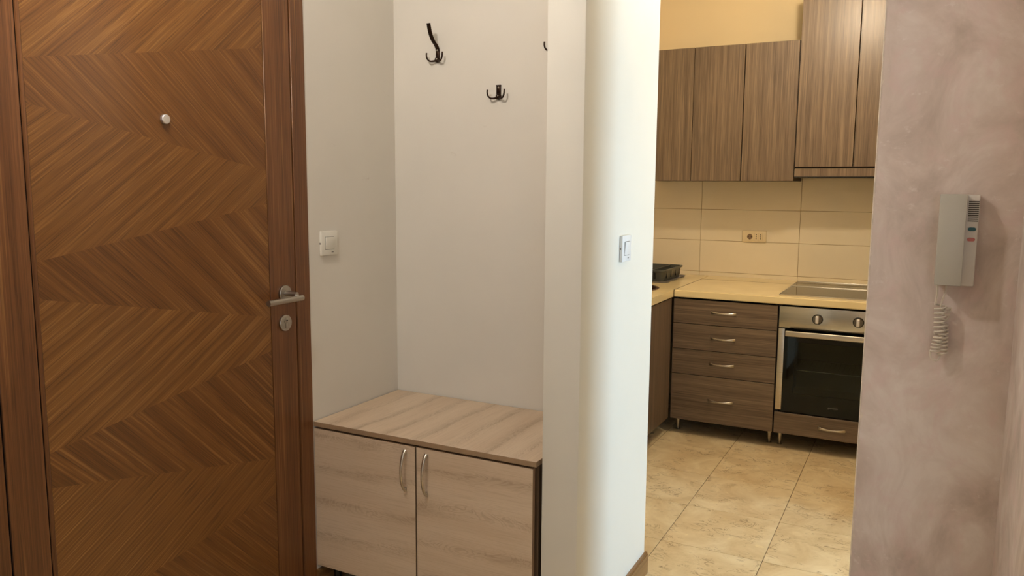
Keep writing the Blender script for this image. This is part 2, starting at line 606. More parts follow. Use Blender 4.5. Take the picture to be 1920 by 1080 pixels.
# right-hand wall with a slightly chipped arris
bm = bmesh.new()
add_box(bm, (-0.107, 2.04, 0), (3.0, 2.34, CH))  # unseen depth made thick to keep daylight off the near partition
wr = tag(finish('wall_right', bm, M['plaster'], None, None, False), 'bare pinkish-grey plastered wall that carries the intercom', 'wall', None, 'structure')
bm = bmesh.new()
prev = None
nz = 260
for i in range(nz + 1):
    z = CH * i / nz
    a = 0.0026 + 0.0006 * random.random() + (0.006 * random.random() if random.random() < 0.10 else 0.0)
    b = 0.0026 + 0.0006 * random.random() + (0.003 * random.random() if random.random() < 0.10 else 0.0)
    row = [bm.verts.new((-0.107 - 0.0012, 2.04 + b + 0.003, z)), bm.verts.new((-0.107 - 0.0008, 2.04 + 0.0006, z)),
           bm.verts.new((-0.107 + 0.0005, 2.04 - 0.0008, z)), bm.verts.new((-0.107 + a, 2.04 - 0.0003, z)), bm.verts.new((-0.107 + a, 2.0405, z)), bm.verts.new((-0.1065, 2.04 + b + 0.003, z))]
    if prev:
        for k in range(6):
            bm.faces.new((prev[k], prev[(k + 1) % 6], row[(k + 1) % 6], row[k]))
    prev = row
finish('chipped_edge_strip', bm, plain('chipped_plaster_edge', (214, 200, 182), 0.8, var=0.12, scale=60), wr, None, False)
struct('wall_far_right', [((0.192, 1.555, 0), (0.34, 2.04, CH))], M['plaster'], 'short return of plastered wall at the right edge, beside the intercom wall', 'wall', 0.006)
wk = struct('wall_kitchen', [((-2.0, YK + 0.008, 0), (3.0, YK + 0.19, CH))], M['yellow'], 'yellow-painted back wall of the kitchen with cream tiles below', 'wall')
struct('wall_kitchen_left', [((-2.0, 2.60, 0), (-1.85, YK + 0.1, CH)), ((-1.97, 2.60, 0), (-1.60, 2.70, CH))], M['yellow'], 'yellow kitchen side wall behind the sink worktop', 'wall')
struct('wall_back', [((-2.0, -2.12, 0), (0.3, -2.0, CH)), ((2.1, -2.12, 0), (3.0, -2.0, CH)), ((0.3, -2.12, 0), (2.1, -2.0, 0.7)), ((0.3, -2.12, 2.25), (2.1, -2.0, CH))],
       M['white'], 'white hall wall behind the viewer with an added window for the fill light', 'wall')
struct('wall_outer', [((3.0, -2.12, 0), (3.12, 2.4, CH)), ((3.0, 3.4, 0), (3.12, 5.45, CH)), ((3.0, 2.4, 0), (3.12, 3.4, 0.15)), ((3.0, 2.4, 1.65), (3.12, 3.4, CH))],
       M['white'], 'white outer wall of the dining end with a tall window', 'wall')
struct('wall_kitchen_blocker', [((0.02, 3.55, 0), (0.14, YK + 0.008, CH))], M['yellow'], 'unseen yellow end wall on the oven side, added to keep window light off the tiles', 'wall')  # added out of view to block window light from the backsplash
# backsplash tiles set on the kitchen wall
cx = [-1.848, -1.3145, -0.6885, -0.0625, 0.0195]
rz = [0.800, 0.8715, 1.0805, 1.2865, 1.493, 1.700]
bm = bmesh.new()
add_box(bm, (-1.85, YK + 0.0022, 0.80), (0.0195, YK + 0.0085, 1.70))
finish('grout_bed', bm, M['tilegrout'], wk, None, False)
for i in range(4):
    for j in range(5):
        box('wall_tile', M['walltile'], (cx[i] + 0.0011, YK, rz[j] + 0.0011), (cx[i + 1] - 0.0011, YK + 0.007, rz[j + 1] - 0.0011), wk, 0.0009, 1)

# baseboard on the kitchen side of the partition
bm = bmesh.new()
add_box(bm, (-0.8418, YP + 0.002, 0.0), (-0.827, 2.712, 0.078))
es = [e for e in bm.edges if all(v.co.z > 0.07 for v in e.verts) and all(v.co.x > -0.83 for v in e.verts)]
es += [e for e in bm.edges if all(v.co.y > 2.70 for v in e.verts) and all(v.co.x > -0.83 for v in e.verts)]
bmesh.ops.bevel(bm, geom=es, offset=0.005, segments=3, affect='EDGES')
tag(finish('baseboard_middle', bm, M['base'], None, None, True), 'brown wooden baseboard along the foot of the white partition wall', 'baseboard', None, 'structure')

struct('baseboard_niche', [((XL, 2.0245, 0), (XL + 0.014, 2.521, 0.078)), ((XL + 0.014, 2.507, 0), (-0.958, 2.521, 0.078))], M['base'],  # added to darken the space under the shoe cabinet
       'brown baseboard added at the foot of the niche walls to darken the space below the shoe cabinet', 'baseboard')

# windows: the dining one lets daylight in, the hall one is added for fill
for nm, kind, lo, hi in (('window_1', 'x', (3.02, 2.4, 0.15), (3.08, 3.4, 1.65)), ('fill_window_2', 'y', (0.3, -2.09, 0.7), (2.1, -2.03, 2.25))):
    bm = bmesh.new()
    f = 0.06
    if kind == 'x':
        for a, b in (((lo[0], lo[1], lo[2]), (hi[0], lo[1] + f, hi[2])), ((lo[0], hi[1] - f, lo[2]), (hi[0], hi[1], hi[2])), ((lo[0], 2.87, lo[2]), (hi[0], 2.93, hi[2])),
                     ((lo[0], lo[1], lo[2]), (hi[0], hi[1], lo[2] + f)), ((lo[0], lo[1], hi[2] - f), (hi[0], hi[1], hi[2]))):
            add_box(bm, a, b)
    else:
        for a, b in (((lo[0], lo[1], lo[2]), (lo[0] + f, hi[1], hi[2])), ((hi[0] - f, lo[1], lo[2]), (hi[0], hi[1], hi[2])), ((1.17, lo[1], lo[2]), (1.23, hi[1], hi[2])),
                     ((lo[0], lo[1], lo[2]), (hi[0], hi[1], lo[2] + f)), ((lo[0], lo[1], hi[2] - f), (hi[0], hi[1], hi[2]))):
            add_box(bm, a, b)
    tag(finish(nm, bm, M['plastic'], None, None, False), 'white window frame of the ' + ('dining end' if kind == 'x' else 'hall behind the viewer, added for the fill light'), 'window', None, 'structure')

# ------------------------------------------------------------------ entrance door with chevron veneer
door = tag(box('door_1', M['dark'], (XL - 0.042, 1.007, 0.008), (XL - 0.0045, 1.9565, 2.085)),
           'brown veneered entrance door with a wide chevron pattern', 'door', None, 'structure')
FY0, FY1, FZ0, FZ1 = 1.109, 1.8425, 0.030, 2.030
LY0, LY1 = 1.007, 1.9565
box('stile', M['v_stile'], (XL - 0.0045, LY0, 0.008), (XL + 0.0010, FY0 - 0.014, 2.085), door, 0.001, 1)
box('stile', M['v_stile'], (XL - 0.0045, FY1 + 0.0025, 0.008), (XL + 0.0010, LY1, 2.085), door, 0.001, 1)
box('top_rail', M['v_stile'], (XL - 0.0045, FY0 - 0.014, FZ1 + 0.004), (XL + 0.0010, FY1 + 0.0025, 2.085), door, 0.001, 1)
# slim bead between the hinge stile and the chevron field
bm = bmesh.new()
add_sweep(bm, [(XL - 0.001, FY0 - 0.0056, 0.03 + 0.05 * i) for i in range(41)], [0.0056] * 41, [0.0032] * 41, (0, 1, 0), 8)
finish('bead', bm, M['v_stile'], door, None, True)


def clip(poly, a, b, c):
    """Keep the side of the polygon with a*y + b*z <= c."""
    out = []
    for i in range(len(poly)):
        p, q = poly[i], poly[(i + 1) % len(poly)]
        dp, dq = a * p[0] + b * p[1] - c, a * q[0] + b * q[1] - c
        if dp <= 0:
            out.append(p)
        if dp * dq < 0:
            t = dp / (dp - dq)
            out.append((p[0] + (q[0] - p[0]) * t, p[1] + (q[1] - p[1]) * t))
    return out


def zline(za, zb):
    return lambda y: za + (zb - za) * (y - FY0) / (FY1 - FY0)


zig = [zline(2.30, 2.17), zline(1.703, 1.836), zline(1.603, 1.466), zline(1.240, 1.364), zline(1.152, 1.006), zline(0.779, 0.897),
       zline(0.693, 0.541), zline(0.326, 0.423), zline(0.240, 0.090), zline(-0.12, -0.02)]
slopes = [0.90, -0.87, 0.74, -0.93, 0.62, -1.02, 0.60, -1.05, 0.62]
PITCH = 0.105
for b in range(9):
    up, dn = zig[b], zig[b + 1]
    poly = [(FY0, dn(FY0)), (FY1, dn(FY1)), (FY1, up(FY1)), (FY0, up(FY0))]
    poly = clip(poly, 0, 1, FZ1)
    poly = clip(poly, 0, -1, -FZ0)
    if len(poly) < 3:
        continue
    ang = math.atan(slopes[b])
    d = (math.cos(ang), math.sin(ang))          # fibre direction (y, z)
    nrm = (-d[1], d[0])
    ks = [p[0] * nrm[0] + p[1] * nrm[1] for p in poly]
    pit = PITCH * abs(math.sin(ang - math.atan2(zig[b](FY1) - zig[b](FY0), FY1 - FY0))) * 1.05
    k0 = math.floor(min(ks) / pit)
    k1 = math.ceil(max(ks) / pit)
    for k in range(k0, k1):
        q = clip(poly, nrm[0], nrm[1], (k + 1) * pit - 0.00012)
        q = clip(q, -nrm[0], -nrm[1], -(k * pit + 0.00012)) if len(q) > 2 else q
        if len(q) < 3:
            continue
        area2 = abs(sum(q[i][0] * q[(i + 1) % len(q)][1] - q[(i + 1) % len(q)][0] * q[i][1] for i in range(len(q))))
        if area2 < 1e-5:
            continue
        bm = bmesh.new()
        h = random.uniform(0.0, 0.00012)
        back = [bm.verts.new((XL - 0.0046, y, z)) for y, z in q]
        front = [bm.verts.new((XL - 0.0006 + h, y, z)) for y, z in q]
        bm.faces.new(back)
        bm.faces.new(front)
        for i in range(len(q)):
            j = (i + 1) % len(q)
            bm.faces.new((back[i], back[j], front[j], front[i]))
        uvl = bm.loops.layers.uv.new('UVMap')
        du, dv = 0.10 * b + random.uniform(-0.004, 0.004), 3.1 * b + 0.02 * k + random.uniform(-0.05, 0.05)
        for f in bm.faces:
            for lp in f.loops:
                y, z = lp.vert.co.y, lp.vert.co.z
                lp[uvl].uv = ((y * nrm[0] + z * nrm[1]) - k * pit + du, y * d[0] + z * d[1] + dv)
        finish('veneer_strip', bm, M['v_panel' if b % 2 == 0 else 'v_panel_dim'], door, None, False)

# peephole
bm = bmesh.new()
add_lathe(bm, [(0.0128, 0.0), (0.0132, 0.004), (0.0128, 0.0085), (0.0112, 0.0100), (0.0060, 0.0104), (0.0001, 0.0105)], (XL, 1.4775, 1.5945), 'x', 32)
finish('peephole', bm, M['nickel'], door, None, True)
# lever handle: rosette, neck, round lever
hy, hz = 1.9035, 1.0755
han = lathe('door_handle', M['satin'], [(0.0255, 0.0), (0.0262, 0.002), (0.0262, 0.0075), (0.0248, 0.0090), (0.0001, 0.0090)], (XL + 0.001, hy, hz), 'x', 36, door)
bm = bmesh.new()
pts = [(XL + 0.008, hy, hz), (XL + 0.030, hy, hz), (XL + 0.055, hy + 0.001, hz - 0.001)]
add_tube(bm, pts, [0.0098, 0.0085, 0.0085], 16)
pts = [(XL + 0.056, 1.9285, hz - 0.0135), (XL + 0.0565, 1.85, hz - 0.0140), (XL + 0.056, 1.7785, hz - 0.0145)]
add_tube(bm, [(XL + 0.056, 1.9310, hz - 0.0135)] + pts, [0.0070, 0.0092, 0.0092, 0.0092], 18)
add_tube(bm, [(XL + 0.050, hy, hz - 0.001), (XL + 0.056, hy + 0.002, hz - 0.0135)], 0.0088, 14)
finish('lever', bm, M['satin'], han, None, True)
ly, lz = 1.9005, 0.979
lock = lathe('lock_rosette', M['satin'], [(0.0255, 0.0), (0.0262, 0.002), (0.0262, 0.0075), (0.0248, 0.0090), (0.0001, 0.0090)], (XL + 0.001, ly, lz), 'x', 36, door)
bm = bmesh.new()
add_lathe(bm, [(0.0088, 0.0085), (0.0088, 0.0112), (0.0080, 0.0118), (0.0001, 0.0118)], (XL + 0.001, ly, lz + 0.0085), 'x', 20)
add_box(bm, (XL + 0.0085, ly - 0.0050, lz - 0.0165), (XL + 0.0122, ly + 0.0050, lz + 0.004), 0.002)
finish('lock_cylinder', bm, M['satin'], lock, None, True)
box('keyhole', M['hole'], (XL + 0.0120, ly - 0.0045, lz + 0.0070), (XL + 0.0134, ly + 0.0045, lz + 0.0094), lock)

# door casing
cs = tag(box('trim_1', M['v_stile'], (XL - 0.10, 1.9615, 0.0), (XL + 0.003, 2.0235, 2.17), None, 0.0015, 1), 'brown wooden casing round the entrance door', 'door frame', None, 'structure')
box('casing_side', M['v_stile'], (XL - 0.10, 0.925, 0.0), (XL + 0.003, 1.0015, 2.17), cs, 0.0015, 1)
box('casing_head', M['v_stile'], (XL - 0.10, 1.0016, 2.090), (XL + 0.003, 1.9614, 2.17), cs, 0.0015, 1)

# ------------------------------------------------------------------ shoe cabinet in the niche
sc = thing('shoe_cabinet', (-1.392, 2.27, 0), 'low light oak two-door shoe cabinet standing in the coat niche', 'cabinet')
Yc = 2.027
bm = bmesh.new()
add_box(bm, (-1.817, 2.024, 0.6000), (-0.966, 2.518, 0.6165), 0.0008, 1)
bm.normal_update()
for f in bm.faces:
    f.material_index = 0 if abs(f.normal.z) > 0.9 else 1
finish('top_board', bm, [M['oak_t'], M['oak_e']], sc, None, False)
dl = panel('door', M['oak_d'], M['oak_e'], (-1.8180, Yc, 0.095), (-1.3990, Yc + 0.016, 0.5925), 1, sc)
dr = panel('door', M['oak_d'], M['oak_e'], (-1.3945, Yc, 0.095), (-0.9780, Yc + 0.016, 0.5925), 1, sc)
bow_handle(dl, (-1.4365, Yc, 0.576), (-1.4365, Yc, 0.440), (0, -1, 0), (1, 0, 0))
bow_handle(dr, (-1.3550, Yc, 0.576), (-1.3550, Yc, 0.440), (0, -1, 0), (1, 0, 0))
for x in (-1.8155, -0.983):
    panel('side_panel', M['oak_s'], M['oak_s'], (x, Yc + 0.019, 0.095), (x + 0.016, 2.51, 0.5995), 0, sc)
panel('bottom_board', M['oak_s'], M['oak_s'], (-1.799, Yc + 0.020, 0.095), (-0.984, 2.50, 0.111), 2, sc)
panel('back_board', M['oak_s'], M['oak_s'], (-1.799, 2.500, 0.095), (-0.984, 2.508, 0.5995), 1, sc)
for x in (-1.775, -1.015):
    for y in (2.085, 2.45):
        lathe('leg', M['black'], [(0.019, 0.0), (0.019, 0.006), (0.012, 0.012), (0.013, 0.030), (0.017, 0.0945)], (x, y, 0.0), 'z', 18, sc)


# ------------------------------------------------------------------ coat hooks
def coat_hook(x, zb, tall, label):
    """zb: height of the lower end of the plate; the tall kind has a long arched upper prong."""
    y = 2.521
    t = thing('coat_hook', (x, y, zb), label, 'coat hook', 'bronze coat hooks on the niche wall')
    bm = bmesh.new()
    if tall:
        path = catmull([(x, y - 0.003, zb + 0.006), (x, y - 0.003, zb + 0.026), (x, y - 0.0035, zb + 0.046), (x, y - 0.014, zb + 0.060),
                        (x, y - 0.034, zb + 0.074), (x, y - 0.052, zb + 0.098), (x, y - 0.063, zb + 0.130)], 6)
        n = len(path)
        add_sweep(bm, path, [0.0085] * n, [0.0030 - 0.0006 * i / n for i in range(n)], (1, 0, 0), 12)
    else:
        add_box(bm, (x - 0.0088, y - 0.0056, zb + 0.004), (x + 0.0088, y, zb + 0.050), 0.0018)
        add_box(bm, (x - 0.0095, y - 0.0075, zb + 0.046), (x + 0.0095, y, zb + 0.0515), 0.0015)
    add_lathe(bm, [(0.0105, 0.0), (0.0112, 0.002), (0.0112, 0.006), (0.0085, 0.0095), (0.0001, 0.0105)], (x, y, zb + 0.0105), 'y', 20, 0, -1)
    finish('back_plate', bm, M['bronze'], t, None, True)
    for s in (-1, 1):
        bm = bmesh.new()
        path = catmull([(x + s * 0.003, y - 0.006, zb + 0.008), (x + s * 0.012, y - 0.013, zb + 0.0045), (x + s * 0.023, y - 0.020, zb + 0.0045),
                        (x + s * 0.031, y - 0.0245, zb + 0.012), (x + s * 0.0340, y - 0.0255, zb + 0.023), (x + s * 0.0342, y - 0.0245, zb + 0.0335)], 6)
        n = len(path)
        add_tube(bm, path, [0.0042 - 0.0012 * min(1, i / (n * 0.4)) for i in range(n)], 10)
        finish('prong', bm, M['bronze'], t, None, True)
    for dz in ((0.012, 0.044) if tall else (0.013, 0.042)):
        lathe('screw', M['satin'], [(0.0030, 0.0), (0.0028, 0.0012), (0.0001, 0.0016)], (x, y - (0.0100 if dz < 0.02 else 0.0055), zb + dz), 'y', 12, t, -1)


coat_hook(-1.6225, 1.8735, True, 'tall bronze coat hook with a long arched prong, upper hook on the niche wall')
coat_hook(-1.3665, 1.7290, False, 'short bronze double coat hook without upper prong, the lower hook in the niche')
coat_hook(-1.1450, 1.8775, False, 'bronze coat hook almost hidden behind the white partition edge, only one prong tip showing')
# filled drill hole left in the paint
bm = bmesh.new()
add_lathe(bm, [(0.0065, 0.0), (0.006, 0.0006), (0.0035, 0.0009), (0.0001, 0.0004)], (-1.655, 2.521, 1.717), 'y', 14, 0, -1)
finish('filled_hole', bm, M['white'], wn, None, True)


# ------------------------------------------------------------------ light switches (both on walls facing +X)
def light_switch(x, y0, zc, mat, label):
    t = thing('light_switch', (x, y0 + 0.042, zc - 0.042), label, 'light switch')
    bm = bmesh.new()
    add_box(bm, (x, y0, zc - 0.0415), (x + 0.0105, y0 + 0.083, zc + 0.0415), 0.0022)
    finish('cover_plate', bm, mat, t, None, True)
    bm = bmesh.new()
    add_box(bm, (x + 0.0100, y0 + 0.0185, zc - 0.0225), (x + 0.01065, y0 + 0.0645, zc + 0.0225))
    finish('rocker_gap', bm, M['ink'], t, None, False)
    bm = bmesh.new()
    fs = add_box(bm, (x + 0.0100, y0 + 0.0195, zc - 0.0215), (x + 0.0135, y0 + 0.0635, zc + 0.0215), 0.0012)
    for v in bm.verts:
        if v.co.x > x + 0.011:
            v.co.x += 0.0022 * (v.co.z - zc) / 0.0215
    finish('rocker', bm, mat, t, None, True)
    box('printed_mark', M['ink'], (x + 0.0104, y0 + 0.0500, zc - 0.0325), (x + 0.01085, y0 + 0.0610, zc - 0.0300), t)
    box('side_notch', M['ink'], (x + 0.0020, y0 - 0.0003, zc - 0.003), (x + 0.0055, y0 + 0.0012, zc + 0.003), t)


light_switch(XL, 2.078, 1.2255, M['plastic'], 'white single light switch on the niche wall beside the entrance door')
light_switch(-0.842, 2.352, 1.2305, M['plastic2'], 'white single light switch on the bright partition beside the kitchen doorway')

# ------------------------------------------------------------------ kitchen base units
YF = 4.414


def carcass(parent, lo, hi, mat, t=0.016):
    x0, y0, z0 = lo
    x1, y1, z1 = hi
    for n, a, b in (('side_panel', (x0, y0, z0), (x0 + t, y1, z1)), ('side_panel', (x1 - t, y0, z0), (x1, y1, z1)),
                    ('bottom_board', (x0 + t, y0, z0), (x1 - t, y1, z0 + t)), ('back_board', (x0 + t, y1 - 0.006, z0 + t), (x1 - t, y1, z1))):
        box(n, mat, a, b, parent)


def kitchen_leg(parent, x, y, h):
    bm = bmesh.new()
    add_lathe(bm, [(0.0130, 0.0), (0.0135, 0.003), (0.0060, 0.007), (0.0062, 0.018), (0.0095, 0.020), (0.0110, 0.035), (0.0165, h - 0.0005)], (x, y, 0), 'z', 18)
    finish('leg', bm, M['alu'], parent, (x, y, 0), True)


du = thing('drawer_cabinet', (-0.955, 4.70, 0), 'grey-brown four-drawer base cabinet in the kitchen corner, left of the oven', 'cabinet')
carcass(du, (-1.240, YF + 0.019, 0.090), (-0.668, 4.98, 0.800), M['carc'])
for z0, z1, hz_ in ((0.6575, 0.7945, 0.7300), (0.5095, 0.6535, 0.5830), (0.3625, 0.5055, 0.4360), (0.0900, 0.3585, 0.2240)):
    d = panel('drawer', M['lam_h'], M['edge'], (-1.2420, YF, z0), (-0.6680, YF + 0.018, z1), 1, du)
    bow_handle(d, (-1.0240, YF, hz_), (-0.8880, YF, hz_), (0, -1, 0), (0, 0, 1), 0.025, 1.2)
for x in (-1.219, -0.694):
    for y in (4.506, 4.92):
        kitchen_leg(du, x, y, 0.090)

oc = thing('oven_cabinet', (-0.36, 4.70, 0), 'grey-brown housing of the built-in oven with one shallow drawer under it', 'cabinet')
for x in (-0.6635, -0.0765):
    box('side_panel', M['carc'], (x, YF + 0.019, 0.090), (x + 0.016, 4.98, 0.800), oc)
box('bottom_board', M['carc'], (-0.6470, YF + 0.019, 0.090), (-0.0770, 4.98, 0.106), oc)
box('shelf_board', M['carc'], (-0.6470, YF + 0.045, 0.194), (-0.0770, 4.98, 0.208), oc)
d = panel('drawer', M['lam_h'], M['edge'], (-0.6605, YF, 0.0905), (-0.0610, YF + 0.018, 0.2075), 1, oc)
bow_handle(d, (-0.4290, YF, 0.1490), (-0.2955, YF, 0.1490), (0, -1, 0), (0, 0, 1), 0.025, 1.2)
for x in (-0.638, -0.085):
    for y in (4.506, 4.92):
        kitchen_leg(oc, x, y, 0.090)

# ------------------------------------------------------------------ built-in oven
ov = thing('oven', (-0.36, 4.70, 0.209), 'built-in oven with steel control panel and dark glass door', 'oven')
OX0, OX1 = -0.6585, -0.0620
cp = box('control_panel', M['steel'], (OX0, YF - 0.002, 0.6790), (OX1, YF + 0.030, 0.7955), ov, 0.0015)
bm = bmesh.new()
for lo, hi in (((OX0 + 0.020, YF + 0.055, 0.215), (OX0 + 0.024, 4.90, 0.780)), ((OX1 - 0.024, YF + 0.055, 0.215), (OX1 - 0.020, 4.90, 0.780)),
               ((OX0 + 0.024, 4.88, 0.215), (OX1 - 0.024, 4.90, 0.780)), ((OX0 + 0.024, YF + 0.055, 0.215), (OX1 - 0.024, 4.88, 0.222)), ((OX0 + 0.024, YF + 0.031, 0.776), (OX1 - 0.024, 4.88, 0.780)),
               ((OX0 + 0.002, YF + 0.026, 0.6735), (OX1 - 0.002, YF + 0.054, 0.6785))):
    add_box(bm, lo, hi)
finish('body', bm, M['black'], ov, None, False)
# cavity seen through the glass
bm = bmesh.new()
CX0, CX1, CY0, CY1, CZ0, CZ1 = -0.605, -0.115, YF + 0.056, 4.82, 0.262, 0.640
for lo, hi in (((CX0 - 0.004, CY0, CZ0), (CX0, CY1, CZ1)), ((CX1, CY0, CZ0), (CX1 + 0.004, CY1, CZ1)), ((CX0, CY1 - 0.004, CZ0), (CX1, CY1, CZ1)),
               ((CX0, CY0, CZ0), (CX1, CY1 - 0.004, CZ0 + 0.004)), ((CX0, CY0, CZ1 - 0.004), (CX1, CY1 - 0.004, CZ1))):
    add_box(bm, lo, hi)
finish('cavity', bm, M['cavity'], ov, None, False)
bm = bmesh.new()
zr = 0.436
for y in (CY0 + 0.02, CY1 - 0.03):
    add_tube(bm, [(CX0 + 0.004, y, zr), (CX1 - 0.004, y, zr)], 0.0026, 8)
for i in range(19):
    x = CX0 + 0.02 + i * (CX1 - CX0 - 0.04) / 18
    add_tube(bm, [(x, CY0 + 0.02, zr), (x, CY1 - 0.03, zr)], 0.0013, 6)
finish('wire_shelf', bm, M['chrome'], ov, None, True)
# door: black printed frame, smoked pane, side strips, bar handle
od = box('oven_door', M['black'], (OX0 + 0.0322, YF + 0.028, 0.2150), (OX1 - 0.0322, YF + 0.0300, 0.2600), ov)
bm = bmesh.new()
WX0, WX1, WZ0, WZ1 = -0.572, -0.148, 0.318, 0.604
for lo, hi in (((OX0 + 0.0322, YF + 0.0045, 0.2150), (WX0, YF + 0.028, 0.6715)), ((WX1, YF + 0.0045, 0.2150), (OX1 - 0.0322, YF + 0.028, 0.6715)),
               ((WX0, YF + 0.0045, 0.2150), (WX1, YF + 0.028, WZ0)), ((WX0, YF + 0.0045, WZ1), (WX1, YF + 0.028, 0.6715))):
    add_box(bm, lo, hi)
finish('door_frame', bm, M['black'], od, None, False)
box('glass_pane', M['glass'], (OX0 + 0.0322, YF, 0.2150), (OX1 - 0.0322, YF + 0.0040, 0.6715), od, 0.0006, 1)
for x in (OX0, OX1 - 0.0315):
    box('side_strip', M['alu'], (x, YF - 0.002, 0.2230), (x + 0.0315, YF + 0.026, 0.6735), od, 0.0012)
bm = bmesh.new()
add_box(bm, (-0.6190, YF - 0.046, 0.6395), (-0.1015, YF - 0.034, 0.6690), 0.0045, 3)
for x in (-0.610, -0.126):
    add_box(bm, (x, YF - 0.036, 0.648), (x + 0.015, YF - 0.0004, 0.660), 0.002)
finish('bar_handle', bm, M['alu'], od, None, True)
for x in (-0.464, -0.2645):
    lathe('collar', M['black'], [(0.0275, 0.0), (0.0275, 0.002), (0.0262, 0.003), (0.0001, 0.003)], (x, YF - 0.0018, 0.7375), 'y', 32, ov, -1)
    kn = lathe('knob', M['knobsteel'], [(0.0235, 0.0015), (0.0240, 0.010), (0.0222, 0.0125), (0.0001, 0.0130)], (x, YF - 0.002, 0.7375), 'y', 32, ov, -1)
    box('grip', M['nickel'], (x - 0.0085, YF - 0.033, 0.7175), (x + 0.0085, YF - 0.0135, 0.7575), kn, 0.004, 3)
    box('printed_tick', M['ink'], (x - 0.0006, YF - 0.0024, 0.768), (x + 0.0006, YF - 0.0018, 0.776), cp)


def lettering(name, text, size, loc, mat, parent, rot, depth=0.0002):
    cu = bpy.data.curves.new(name, 'FONT')
    cu.body, cu.size, cu.extrude = text, size, depth
    cu.align_x, cu.align_y = 'CENTER', 'CENTER'
    tmp = bpy.data.objects.new(name + '_curve', cu)
    cu.materials.append(mat)
    me = bpy.data.meshes.new_from_object(tmp)
    bpy.data.objects.remove(tmp)
    o = bpy.data.objects.new(name, me)
    COL.objects.link(o)
    o.parent = parent
    o.location = Vector(loc) - WO[parent.name]
    o.rotation_euler = rot
    return o


lettering('maker_lettering', 'gorenje', 0.0165, (-0.3630, YF - 0.0003, 0.2650), M['logo'], od, (math.radians(90), 0, 0))

# ------------------------------------------------------------------ sink cabinet on the left leg, worktops
sk = thing('sink_cabinet', (-1.56, 4.10, 0), 'grey-brown sink base cabinet with upright grain, half hidden by the partition', 'cabinet')
carcass(sk, (-1.845, 3.800, 0.090), (-1.271, 4.400, 0.800), M['carc'])
panel('door', M['lam_v'], M['edge'], (-1.270, 3.802, 0.090), (-1.252, 4.4055, 0.796), 0, sk)
for x in (-1.33, -1.80):
    for y in (3.86, 4.35):
        kitchen_leg(sk, x, y, 0.090)


def worktop(name, lo, hi, label, edges):
    """Slab with its front top edge rounded; edges picks which verts-pairs to round."""
    bm = bmesh.new()
    add_box(bm, lo, hi)
    es = [e for e in bm.edges if edges(e)]
    if es:
        bmesh.ops.bevel(bm, geom=es, offset=0.004, segments=3, affect='EDGES')
    return tag(finish(name, bm, M['counter'], None, None, True), label, 'worktop')


ZT, ZB = 0.846, 0.806
worktop('worktop', (-1.2390, 4.405, ZB), (-0.030, 5.0350, ZT), 'long cream worktop over the drawers and the oven',
        lambda e: all(v.co.y < 4.41 for v in e.verts) and abs(e.verts[0].co.z - e.verts[1].co.z) < 1e-4)
worktop('worktop_infill', (-1.2390, 5.0420, ZB), (-0.030, YK, ZT), 'narrow cream infill strip of worktop along the tiled wall', lambda e: False)
wa = [o for o in COL.objects if o.name.startswith('worktop') and o.type == 'MESH']
box('joint_seal', M['seal'], (-1.2434, 4.4072, ZB + 0.001), (-1.2391, 5.0390, ZT + 0.0002), wa[0])
box('joint_seal', M['seal'], (-1.2390, 5.0351, ZB + 0.001), (-0.677, 5.0419, ZT + 0.0002), wa[0])
# left leg with a round cut-out for the sink
scx, scy, scr = -1.535, 4.37, 0.200
x0, x1, y0, y1 = -1.848, -1.2435, 3.40, YK
angs = sorted([2 * math.pi * k / 64 for k in range(64)] + [math.atan2(y - scy, x - scx) % (2 * math.pi) for x in (x0, x1) for y in (y0, y1)])
bm = bmesh.new()
rows = []
for a in angs:
    c, s = math.cos(a), math.sin(a)
    ts = []
    if c > 1e-9: ts.append((x1 - scx) / c)
    if c < -1e-9: ts.append((x0 - scx) / c)
    if s > 1e-9: ts.append((y1 - scy) / s)
    if s < -1e-9: ts.append((y0 - scy) / s)
    t = min(ts)
    px, py = scx + c * t, scy + s * t
    qx, qy = scx + c * scr, scy + s * scr
    rows.append([bm.verts.new(p) for p in ((qx, qy, ZB), (qx, qy, ZT), (px, py, ZT - 0.0), (px, py, ZB))])
for i in range(len(rows)):
    a, b = rows[i], rows[(i + 1) % len(rows)]
    for k in range(4):
        bm.faces.new((a[k], a[(k + 1) % 4], b[(k + 1) % 4], b[k]))
es = [e for e in bm.edges if all(v.co.x > x1 - 1e-4 and v.co.z > ZT - 1e-4 for v in e.verts)]
bmesh.ops.bevel(bm, geom=es, offset=0.004, segments=2, affect='EDGES')
tag(finish('worktop', bm, M['counter'], None, None, True), 'cream worktop of the sink side, running toward the tiled corner', 'worktop')
bm = bmesh.new()
add_lathe(bm, [(0.030, -0.1495), (0.150, -0.150), (0.176, -0.135), (0.188, -0.02), (0.190, 0.002), (0.207, 0.002), (0.2085, 0.0004), (0.1975, 0.0004), (0.1955, -0.02), (0.182, -0.142), (0.152, -0.158), (0.030, -0.158)], (scx, scy, ZT), 'z', 64)
sn = tag(finish('sink', bm, M['sink'], None, None, True), 'dark brown round sink let into the worktop, mostly behind the partition', 'sink')
lathe('drain', M['chrome'], [(0.030, -0.1485), (0.026, -0.1465), (0.0001, -0.147)], (scx, scy, ZT), 'z', 24, sn)

